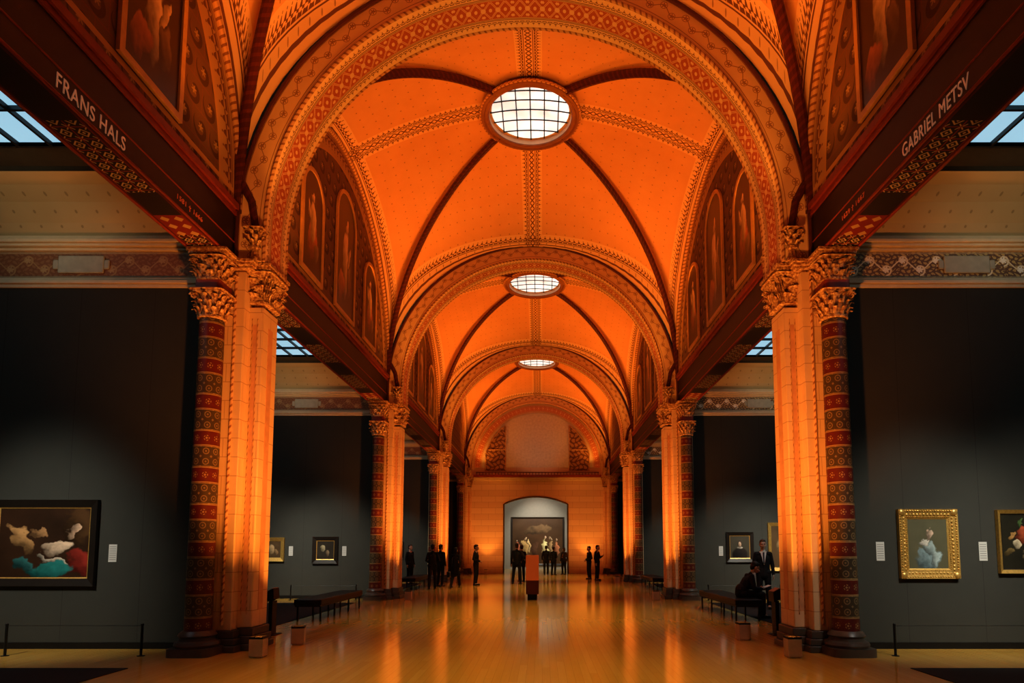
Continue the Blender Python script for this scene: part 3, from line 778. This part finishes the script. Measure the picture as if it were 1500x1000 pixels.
# ---------------------------------------------------------------- barriers, benches, stands, uplights
def barrier(x0,x1,y,lab,mid=False):
    t=thing('barrier',lab,'barrier',((x0+x1)/2,y,0)); w=(x1-x0)/2
    for xx in ([-w,0,w] if mid else [-w,w]):
        MB().loft([(0,.035),(.008,.035),(.012,.0),(.44,0),(.46,.004),(.47,0)],xx,0,.018,.018,1,12).build('post',M_BLACK,t)
    MB().tube([(-w+2*w*k/10,0,.44-.0) for k in range(11)],.005,6).build('cord',M_BLACK,t)
barrier(-7.6,-5.6,9.2,'low black post and cord barrier below the large left painting')
barrier(5.5,8.3,9.2,'low black post and cord barrier below the ornate gilt-framed painting')
barrier(-7.4,-5.4,19.0,'low black barrier along the second left gallery wall')
barrier(5.4,7.6,19.0,'low black barrier along the second right gallery wall')
def bench(x,yc,lab,L=3.1):
    t=thing('bench',lab,'bench',(x,yc,0),0,'black gallery benches')
    MB().box(-.3,.3,-L/2,L/2,.34,.47).build('seat',M_LEATH,t,bevel=.02)
    b=MB().box(-.28,.28,-L/2+.02,L/2-.02,.31,.34); b.build('frame',M_BLACK,t)
    for yy in (-L/2+.12,-L/6,L/6,L/2-.12):
        for xx in (-.25,.25): MB().box(xx-.016,xx+.016,yy-.016,yy+.016,0,.32).build('leg',M_BLACK,t)
    return t
bench(-4.8,15.05,'long black leather bench beyond the nearest left pier')
bench(4.8,15.05,'long black leather bench with a man seated on it')
bench(-4.8,25,'black bench beyond the second left pier',3)
bench(4.8,25,'black bench beyond the second right pier',3)
M_ORSH=solid('printed_sheet_orange_lit',(.5,.3,.2),.4)
def stand(x,y,lab,s):
    t=thing('information_stand',lab,'information stand',(x,y,0))
    MB().box(-.12,.12,-.16,.16,0,.015).build('base',M_BLACK,t,bevel=.004)
    MB().box(-.035,.035,-.1,.1,.015,.62).build('post',M_BLACK,t,bevel=.006)
    MB().hexa([(-.07,-.13,.6),(.07,-.13,.66),(.07,.13,.66),(-.07,.13,.6),(-.08,-.13,.78),(.05,-.13,.85),(.05,.13,.85),(-.08,.13,.78)]).build('panel_box',M_BLACK,t,bevel=.006)
    MB().hexa([(-.07,-.12,.789),(.04,-.12,.848),(.04,.12,.848),(-.07,.12,.789),(-.072,-.12,.794),(.038,-.12,.853),(.038,.12,.853),(-.072,.12,.794)]).build('printed_sheet',M_ORSH,t)
stand(-4.66,11.45,'slim black information stand just beyond the nearest left pier',-1)
stand(4.6,11.45,'slim black information stand just beyond the nearest right pier',1)
def lamp(name,kind,loc,tgt,power,color,ang=60,blend=.6,size=.05):
    l=bpy.data.lights.new(name,kind); l.energy=power; l.color=color
    if kind=='SPOT': l.spot_size=R(ang); l.spot_blend=blend; l.shadow_soft_size=size
    elif kind=='POINT': l.shadow_soft_size=size
    elif kind=='AREA': l.shape='RECTANGLE'; l.size=size; l.size_y=ang
    o=bpy.data.objects.new(name,l); C.objects.link(o); o.location=loc
    d=V(tgt)-V(loc); o.rotation_euler=d.to_track_quat('-Z','Y').to_euler(); return o
OR=(1,.195,.014); OR2=(1,.32,.045); OR3=(1,.30,.06)
def uplight(x,y,lab,tx,pw=220,rz=0):
    t=thing('uplight',lab,'floor lamp',(x,y,0),rz,'orange uplights at the pier feet')
    b=MB(); b.box(-.1,.1,-.09,.09,.02,.27); b.box(-.085,.085,-.075,.075,0,.02); b.build('housing',M_COPPER,t,bevel=.004)
    b=MB(); b.box(-.1,-.085,-.09,.09,.27,.3).box(.085,.1,-.09,.09,.27,.3).box(-.085,.085,-.09,-.075,.27,.3).box(-.085,.085,.075,.09,.27,.3); b.build('rim',M_BLACK,t)
    MB().box(-.08,.08,-.07,.07,.272,.28).build('lens',M_LENS,t)
    lamp('uplight_lamp','SPOT',(x,y,.34),tx,pw,OR2,75,.8,.06)
uplight(-3.83,9.1,'metal uplight box on the floor in front of the nearest left pier',(-4.2,9.5,7),240)
uplight(-3.72,10.3,'metal uplight box on the floor just behind the nearest left pier',(-4.1,10.2,7),180,.2)
uplight(3.95,9.1,'metal uplight box on the floor in front of the nearest right pier',(4.2,9.5,7),240)
uplight(3.78,10.8,'metal uplight box on the floor just behind the nearest right pier',(4.1,10.4,7),180,.1)
for i,nm in ((2,'second'),(3,'third')):
    for s in (-1,1):
        uplight(s*3.8,P[i]-.75,f'small uplight at the foot of the {nm} {"left" if s<0 else "right"} pier',(s*4.3,P[i]-.4,5),260)
for s in (-1,1):
    uplight(s*3.2,P[4]-.9,f'small uplight against the end wall on the {"left" if s<0 else "right"}',(s*3.2,P[4]+.2,5),160)
# kiosk
t=thing('donation_box','slim orange red upright pillar box in the middle of the floor','donation box',(0,19.2,0))
MB().loft([(0,.0),(.20,0)],hx=.15,hy=.13,e=.2,n=28).build('foot',M_BLACK,t)
MK=MT('dark_red_brown_casing',(.13,.03,.013),.35).m
MB().loft([(.18,0),(.60,.0)],hx=.2,hy=.165,e=.16,n=32).build('lower_casing',MK,t)
MK2=MT('orange_glow_panel',(.36,.09,.025),.3).emit((1,.16,.025),.16).m  # orange light on the box put into its colour and a weak emission
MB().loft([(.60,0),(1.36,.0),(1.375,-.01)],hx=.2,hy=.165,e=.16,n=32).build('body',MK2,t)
MB().box(-.07,.07,-.02,.02,1.373,1.379).build('slot',M_BLACK,t)
# ---------------------------------------------------------------- people
M_SKIN=solid('skin',(.55,.34,.25),.55,0,.08)
M_SUIT=solid('black_suit_cloth',(.010,.010,.013),.85)
M_SUIT2=solid('charcoal_cloth',(.014,.013,.016),.85)
M_SHIRT=solid('white_shirt',(.75,.75,.74),.7,0,.05)
M_HAIRD=solid('dark_hair',(.02,.012,.008),.6)
M_HAIRG=solid('grey_brown_hair',(.10,.07,.05),.6)
M_TIE=solid('dark_tie',(.02,.02,.04),.5)
M_SHOE=solid('black_shoe',(.01,.009,.008),.3)
M_EYE=solid('eye_dark',(.02,.015,.01),.3)
M_LIP=solid('lip',(.36,.18,.14),.5)
M_PAPER=solid('paper',(.7,.68,.62),.7,0,.05)
BASEJ=dict(pel=(0,0,.95),chest=(0,.0,1.26),neck=(0,.01,1.47),head=(0,-.015,1.62),
 shL=(-.165,.01,1.385),shR=(.165,.01,1.385),elL=(-.225,.03,1.10),elR=(.225,.03,1.10),wrL=(-.235,-.04,.86),wrR=(.235,-.04,.86),
 hiL=(-.09,0,.92),hiR=(.09,0,.92),knL=(-.105,-.015,.5),knR=(.105,-.015,.5),anL=(-.11,.03,.085),anR=(.12,.03,.085))
POSES={
 'stand':{},
 'clasp':dict(elL=(-.25,.05,1.12),elR=(.25,.05,1.12),wrL=(-.06,-.2,1.02),wrR=(.07,-.2,1.0)),
 'walk':dict(knL=(-.1,-.16,.52),anL=(-.1,-.24,.1),knR=(.1,.04,.5),anR=(.1,.28,.12),elL=(-.23,.1,1.12),wrL=(-.24,.14,.88),elR=(.23,-.02,1.12),wrR=(.23,-.2,.92)),
 'phone':dict(elR=(.23,-.04,1.12),wrR=(.1,-.26,1.22),head=(0,-.04,1.615)),
 'akimbo':dict(elL=(-.34,.06,1.14),wrL=(-.19,-.03,1.0),anL=(-.17,.03,.085),anR=(.17,.03,.085),knL=(-.14,-.01,.5),knR=(.14,-.01,.5)),
 'sit':dict(pel=(0,.0,.56),chest=(0,-.13,.82),neck=(0,-.25,1.0),head=(0,-.33,1.13),shL=(-.16,-.19,.94),shR=(.16,-.19,.94),
   elL=(-.22,-.22,.67),elR=(.22,-.22,.67),wrL=(-.1,-.44,.66),wrR=(.1,-.44,.66),hiL=(-.09,-.02,.55),hiR=(.09,-.02,.55),
   knL=(-.13,-.44,.53),knR=(.13,-.44,.53),anL=(-.12,-.44,.085),anR=(.13,-.47,.085)),
}
def hand(b,w,d,side,palm,cl=.25,k=1.0):
    d=d.normalized(); side=(side-d*side.dot(d)).normalized()
    palm=(palm-d*palm.dot(d)-side*palm.dot(side)); palm=palm.normalized() if palm.length>.01 else d.cross(side)
    b.cap(w,w+d*.075,.026,.03,1.25,.55,10,side)
    for i,(o,l) in enumerate(((.033,.07),(.012,.078),(-.010,.073),(-.031,.058))):
        p0=w+d*.08+side*o*.85; p1=p0+(d*math.cos(cl)+palm*math.sin(cl))*l*.5; p2=p1+(d*math.cos(cl*2.5)+palm*math.sin(cl*2.5))*l*.5
        b.cap(p0,p1,.0095*k,.009*k,n=8); b.cap(p1,p2,.009*k,.0075*k,n=8)
    p0=w+d*.02+side*.022; p1=p0+(d*.6+side*.75+palm*.2).normalized()*.035; p2=p1+(d*.85+side*.4+palm*.3).normalized()*.03
    b.cap(p0,p1,.013,.011,n=8); b.cap(p1,p2,.011,.009,n=8)
def person(label,loc,rz,pose='stand',vox=.013,hair=M_HAIRD,top=M_SUIT,bot=M_SUIT,shirt=True,scale=1,woman=False,yaw=0,pitch=0,coat=False):
    J={k:V(v) for k,v in {**BASEJ,**POSES[pose]}.items()}
    t=thing('person',label,'person',loc,rz); t.scale=(scale,)*3
    sit=pose=='sit'
    HM=Matrix.Rotation(yaw,3,'Z')@Matrix.Rotation(pitch,3,'X')
    H=J['head']; hp=lambda x,y,z:H+HM@V((x,y,z))
    b=MB()
    b.cap(J['pel'],J['chest'],.115,.13,1.25,.8); b.cap(J['chest'],J['neck']-V((0,0,.06)),.13,.06,1.25,.75)
    for q in 'LR': b.cap(J['neck']-V((0,0,.05)),J['sh'+q],.05,.045)
    b.cap(J['neck']-V((0,0,.05)),H+HM@V((0,.02,-.06)),.056,.05)
    b.ell(hp(0,.015,.035),.076,.095,.095,HM); b.ell(hp(0,-.02,-.03),.058,.07,.085,HM); b.ell(hp(0,-.06,-.095),.028,.024,.022,HM)
    b.cap(hp(0,-.092,.015),hp(0,-.112,-.03),.009,.014,n=8); b.ell(hp(0,-.088,-.065),.024,.012,.012,HM); b.cap(hp(-.045,-.082,.03),hp(.045,-.082,.03),.01,.01,n=8)
    for s in (-1,1): b.ell(hp(s*.078,.01,-.005),.01,.02,.032,HM); b.ell(hp(s*.04,-.06,-.03),.025,.025,.025,HM)
    for q,s in (('L',-1),('R',1)):
        sh,el,wr,hi,kn,an=[J[k+q] for k in ('sh','el','wr','hi','kn','an')]
        b.cap(sh,el,.048,.038); b.cap(el,wr,.038,.026)
        d=(wr-el)
        if pose in('clasp','phone','sit') and abs(wr.x)<.15: hand(b,wr,d,V((0,0,1)),V((-s,-.2,0)),.5)
        else: hand(b,wr,V((0,-.15,-1)) if not sit else d,V((0,-1,0)),V((-s,0,0)),.3)
        b.cap(hi,kn,.08,.052); b.cap(kn,an,.052,.036); b.cap(an,an+V((0,-.14,-.05)),.035,.025,1.1,.8)
    b.build('body',M_SKIN,t,180,vox)
    # jacket
    b=MB(); pel=J['pel']
    cr=.14 if not woman else .128
    b.cap(pel+V((0,0,.04)),J['chest'],.125 if not woman else .118,cr,1.22,.85); b.cap(J['chest'],J['neck']-V((0,-.01,.1)),cr,.075,1.22,.78)
    for q in 'LR': b.cap(J['neck']-V((0,-.01,.065)),J['sh'+q],.052,.06)
    if not sit: b.cap(pel-V((0,0,.1 if not coat else .3)),pel+V((0,0,.1)),.135 if not coat else .15,.122,1.25,.88)
    else: b.cap(pel-V((0,-.01,.0)),pel+V((0,0,.08)),.14,.14,1.25,.95)
    b.cap(J['neck']-V((0,-.02,.06)),J['neck']+V((0,.02,-.015)),.064,.058)
    for q in 'LR':
        sh,el,wr=[J[k+q] for k in('sh','el','wr')]
        b.cap(sh,el,.062,.05); b.cap(el,el+(wr-el)*.93,.05,.036)
    b.build('jacket' if not coat else 'coat',top,t,180,vox)
    b=MB()
    b.cap(J['hiL'],J['hiR'],.105,.105,1,.95)
    for q in 'LR':
        hi,kn,an=[J[k+q] for k in('hi','kn','an')]
        b.cap(hi,kn,.097,.07); b.cap(kn,an+V((0,0,.02)),.07,.055)
    b.build('trousers',bot,t,180,vox)
    for q in 'LR':
        an=J['an'+q]; x=an.x; b=MB(); z=an.z-.085
        b.cap((x,an.y+.03,z+.045),(x,an.y-.14,z+.036),.044,.038,1.0,.85,12); b.box(x-.04,x+.04,an.y-.16,an.y+.06,z,z+.02)
        b.build('shoe',M_SHOE,t,180,.008)
    # hair
    b=MB(); b.ell(hp(0,.03,.055),.083,.095,.09,HM); b.ell(hp(0,.06,.0),.075,.06,.085,HM); b.ell(hp(0,-.03,.1),.06,.055,.035,HM)
    if woman: b.ell(hp(0,.07,-.06),.08,.05,.13,HM)
    b.build('hair',hair,t,180,vox*.9)
    if shirt:
        b=MB(); n=J['neck']; c=J['chest']
        if not sit:
            b.cap(n+V((0,.0,-.03)),n+V((0,0,.0)),.063,.062)
            b.grid(lambda u,v:((u-.5)*(.02+.13*v),c.y+(-.135+.05*max(0,v-.3)),1.12+.33*v),6,8)
            b.grid(lambda u,v:((.5-u)*(.02+.13*v),c.y+(-.11+.05*max(0,v-.3)),1.12+.33*v),6,8)
            b.build('shirt',M_SHIRT,t,60)
            b=MB(); b.hexa([(-.012,-.15,1.14),(.012,-.15,1.14),(.012,-.135,1.14),(-.012,-.135,1.14),(-.02,-.118,1.43),(.02,-.118,1.43),(.02,-.1,1.43),(-.02,-.1,1.43)]); b.build('tie',M_TIE,t)
        else:
            b.cap(n+V((0,-.02,-.05)),n+V((0,-.02,-.01)),.062,.06); b.cap(V((0,-.31,.8)),V((0,-.29,.92)),.03,.06,1,.6); b.build('shirt',M_SHIRT,t,180,.01)
    for s in (-1,1):
        b=MB(); b.ell(hp(s*.03,-.083,.008),.012,.008,.007,HM,8,6); b.build('eye',M_EYE,t)
    b=MB(); b.ell(hp(0,-.098,-.063),.022,.005,.006,HM,8,6); b.build('mouth',M_LIP,t)
    return t
def gx(px,Y): return (px-794)/900*(.9964*Y-.13)+.3
person('seated man in dark suit reading a paper on the right bench',(4.85,14.15,.008),R(90),'sit',.008,M_HAIRD,pitch=R(28))
o=MB().hexa([(5.30,14.04,.67),(5.50,14.04,.74),(5.50,14.26,.74),(5.30,14.26,.67),(5.299,14.04,.673),(5.499,14.04,.743),(5.499,14.26,.743),(5.299,14.26,.673)]).build('paper_leaflet',M_PAPER)
tag(o,'white leaflet held by the seated man on the right bench','leaflet')
person('standing man in dark suit, white shirt and tie behind the right bench',(gx(1120,16.2),16.2,.008),R(-12),'stand',.008,M_HAIRG,scale=1.03)
person('dark figure standing just past the second left pier',(gx(600,27.5),27.5,.008),R(60),'stand',shirt=False,scale=1.0)
person('leftmost of the dark standing group left of the hall centre',(gx(633,24.2),24.2,0),R(200),'clasp',shirt=False,scale=1.0)
person('person with back turned, second in the group left of centre',(gx(645,25.9),25.9,0),R(150),'stand',shirt=False,top=M_SUIT2)
person('shorter woman in dark coat carrying a handbag left of centre',(gx(667,25),25,0),R(170),'walk',shirt=False,scale=.93,woman=True,coat=True)
person('man standing alone in profile, right of the left group',(gx(697,26.7),26.7,0),R(80),'clasp',shirt=False,scale=1.0,hair=M_HAIRD)
person('broad man in black just left of the orange red pillar box',(gx(757,27.8),27.8,0),R(175),'akimbo',shirt=False,scale=1.04)
person('second dark figure beside the broad man near hall centre',(gx(764,30),30,0),R(200),'stand',shirt=False)
person('distant figure directly right of the orange red pillar box',(gx(800,36.5),36.5,0),R(180),'walk',shirt=False,scale=1.0)
person('distant figure in front of the large crowd painting',(gx(811,37),37,0),R(150),'clasp',shirt=False,scale=.97)
person('distant figure nearest the right side of the arched doorway',(gx(826,38),38,0),R(210),'stand',shirt=False,woman=True,scale=.95)
person('left one of two people standing right of the doorway',(gx(863,32),32,0),R(-70),'clasp',shirt=False,scale=.97,top=M_SUIT2)
person('right one of two people standing right of the doorway',(gx(875,30.8),30.8,0),R(60),'phone',shirt=False)
t=thing('handbag','dark handbag carried by the woman left of centre','bag',(gx(667,25)-.27,24.95,.42))
MB().box(-.06,.06,-.15,.15,0,.24).build('bag_body',M_LEATH,t,bevel=.03)
MB().tube([(0,-.1,.23),(0,-.08,.38),(0,0,.43),(0,.08,.38),(0,.1,.23)],.008,6).build('handle',M_LEATH,t)
# ---------------------------------------------------------------- lights
for bi in range(4):
    yc=(P[bi]+P[bi+1])/2
    for sx in (-1,1):
        for sy in (-1,1):
            pw=860 if sy>0 else 420
            lamp('vault_spot','SPOT',(sx*4.05,yc+sy*4.1,6.45),(sx*2.9,yc+sy*1.9,11.2),pw,OR,76,1,.12)
            lamp('springer_fill','SPOT',(sx*3.9,yc+sy*3.7,6.4),(sx*4.2,yc+sy*3.2,9.5),110,OR2,70,1,.08)  # added lamps, no fixture: brighten the lower vault webs
    lamp('vault_fill','SPOT',(0,yc,.6),(0,yc,12),70,OR,75,1,.4)
    lamp('floor_fill','SPOT',(0,yc,10.5),(0,yc+(1.5 if bi==0 else 0),0),1900,(1,.75,.27),54,1,.5)  # added overhead fill with no fixture, brightens the floor boards
for i in range(1,5):
    for s in (-1,1):
        lamp('arch_fill','SPOT',(s*3.9,P[i]-.8,6.4),(s*2.4,P[i]-.3,10.5),190,OR2,80,.9,.06)  # invisible emitter added to light the arch, no fixture modelled
        lamp('arch_face_fill','SPOT',(s*1.6,P[i]-4.6,.4),(s*3.2,P[i]-.4,9.6),620,OR2,44,1,.1)  # unseen spot added to lift the front face of each arch
        if i<4: lamp('pier_fill','SPOT',(s*(1.9 if i==1 else 3.0),P[i]-(4.2 if i==1 else 3.0),.35),(s*4.4,P[i]-.3,4.1),1150 if i==1 else 700,OR3,50 if i==1 else 60,1,.1)  # invisible emitter added so the whole pier height is lit
        if i<4: lamp('pier_side_fill','SPOT',(s*.4,P[i]-.9,.35),(s*4.2,P[i],3.8),540,OR3,60,1,.1)  # second unseen emitter, added for the nave side of the pier
    if i==4:
        for s in (-1,1): lamp('end_wall_fill','SPOT',(s*2.6,P[4]-4.5,.35),(s*3.0,P[4],3),420,OR3,70,1,.1)  # extra fill spread over the end wall, no lamp stands here
lamp('tympanum_fill','SPOT',(0,P[4]-4,6.2),(0,P[4],8.6),110,(1,.62,.38),70,1,.1)  # unseen fill added to light the tympanum plaster
WW=(1,.93,.78)
for x,y,z,pw in ((-7.6,Y1,1.6,300),(6.45,Y1,1.6,280),(8.1,Y1,1.6,190),(-8.2,Y2,1.5,170),(-6.6,Y2,1.5,320),(6.6,Y2,1.5,290),(8.1,Y2,1.6,210),(-6.6,Y3,1.5,200),(6.6,Y3,1.5,200)):
    lamp('picture_spot','SPOT',(x,y-5.0,5.9),(x,y,z-.45),pw*4.2,WW,40,1,.3)
lamp('visitor_fill','SPOT',(7.2,12.2,6.6),(5.6,15.6,1.1),420,WW,34,1,.1)  # added fill for the seated and standing men, not a gallery fixture
lamp('far_room_light','AREA',(0,44,6.8),(0,46.5,1),300,WW,5,size=5)
lamp('far_painting_light','SPOT',(0,43.5,6.7),(0,48.3,2.6),1100,WW,58,.8,.1)
for i in range(3):
    for s in (-1,1):
        lamp('skylight_glow','AREA',(s*7.8,(P[i]+P[i+1])/2,7.3),(s*7.8,(P[i]+P[i+1])/2,0),14,(1,.96,.88),5.5,size=2.2)
        lamp('frieze_fill','SPOT',(s*7.8,P[i+1]-3.6,5.7),(s*7.8,P[i+1],7.5),80,(1,.82,.52),56,1,.3)  # unseen fill added to lighten the cove and frieze
w=bpy.data.worlds.new('World'); S.world=w; w.use_nodes=True
w.node_tree.nodes['Background'].inputs[0].default_value=(.1,.06,.04,1); w.node_tree.nodes['Background'].inputs[1].default_value=.08
# ---------------------------------------------------------------- camera
cam=bpy.data.cameras.new('Camera'); co=bpy.data.objects.new('Camera',cam); C.objects.link(co); S.camera=co
ZM=1.0; CX,CY=750,500
cam.sensor_width=36; cam.lens=21.6*ZM; cam.shift_x=(CX-794)/1500*ZM; cam.shift_y=(727-CY)/1500*ZM; cam.clip_end=200
co.location=(.3,0,1.57); co.rotation_euler=(PI/2+math.atan(.085),0,0)
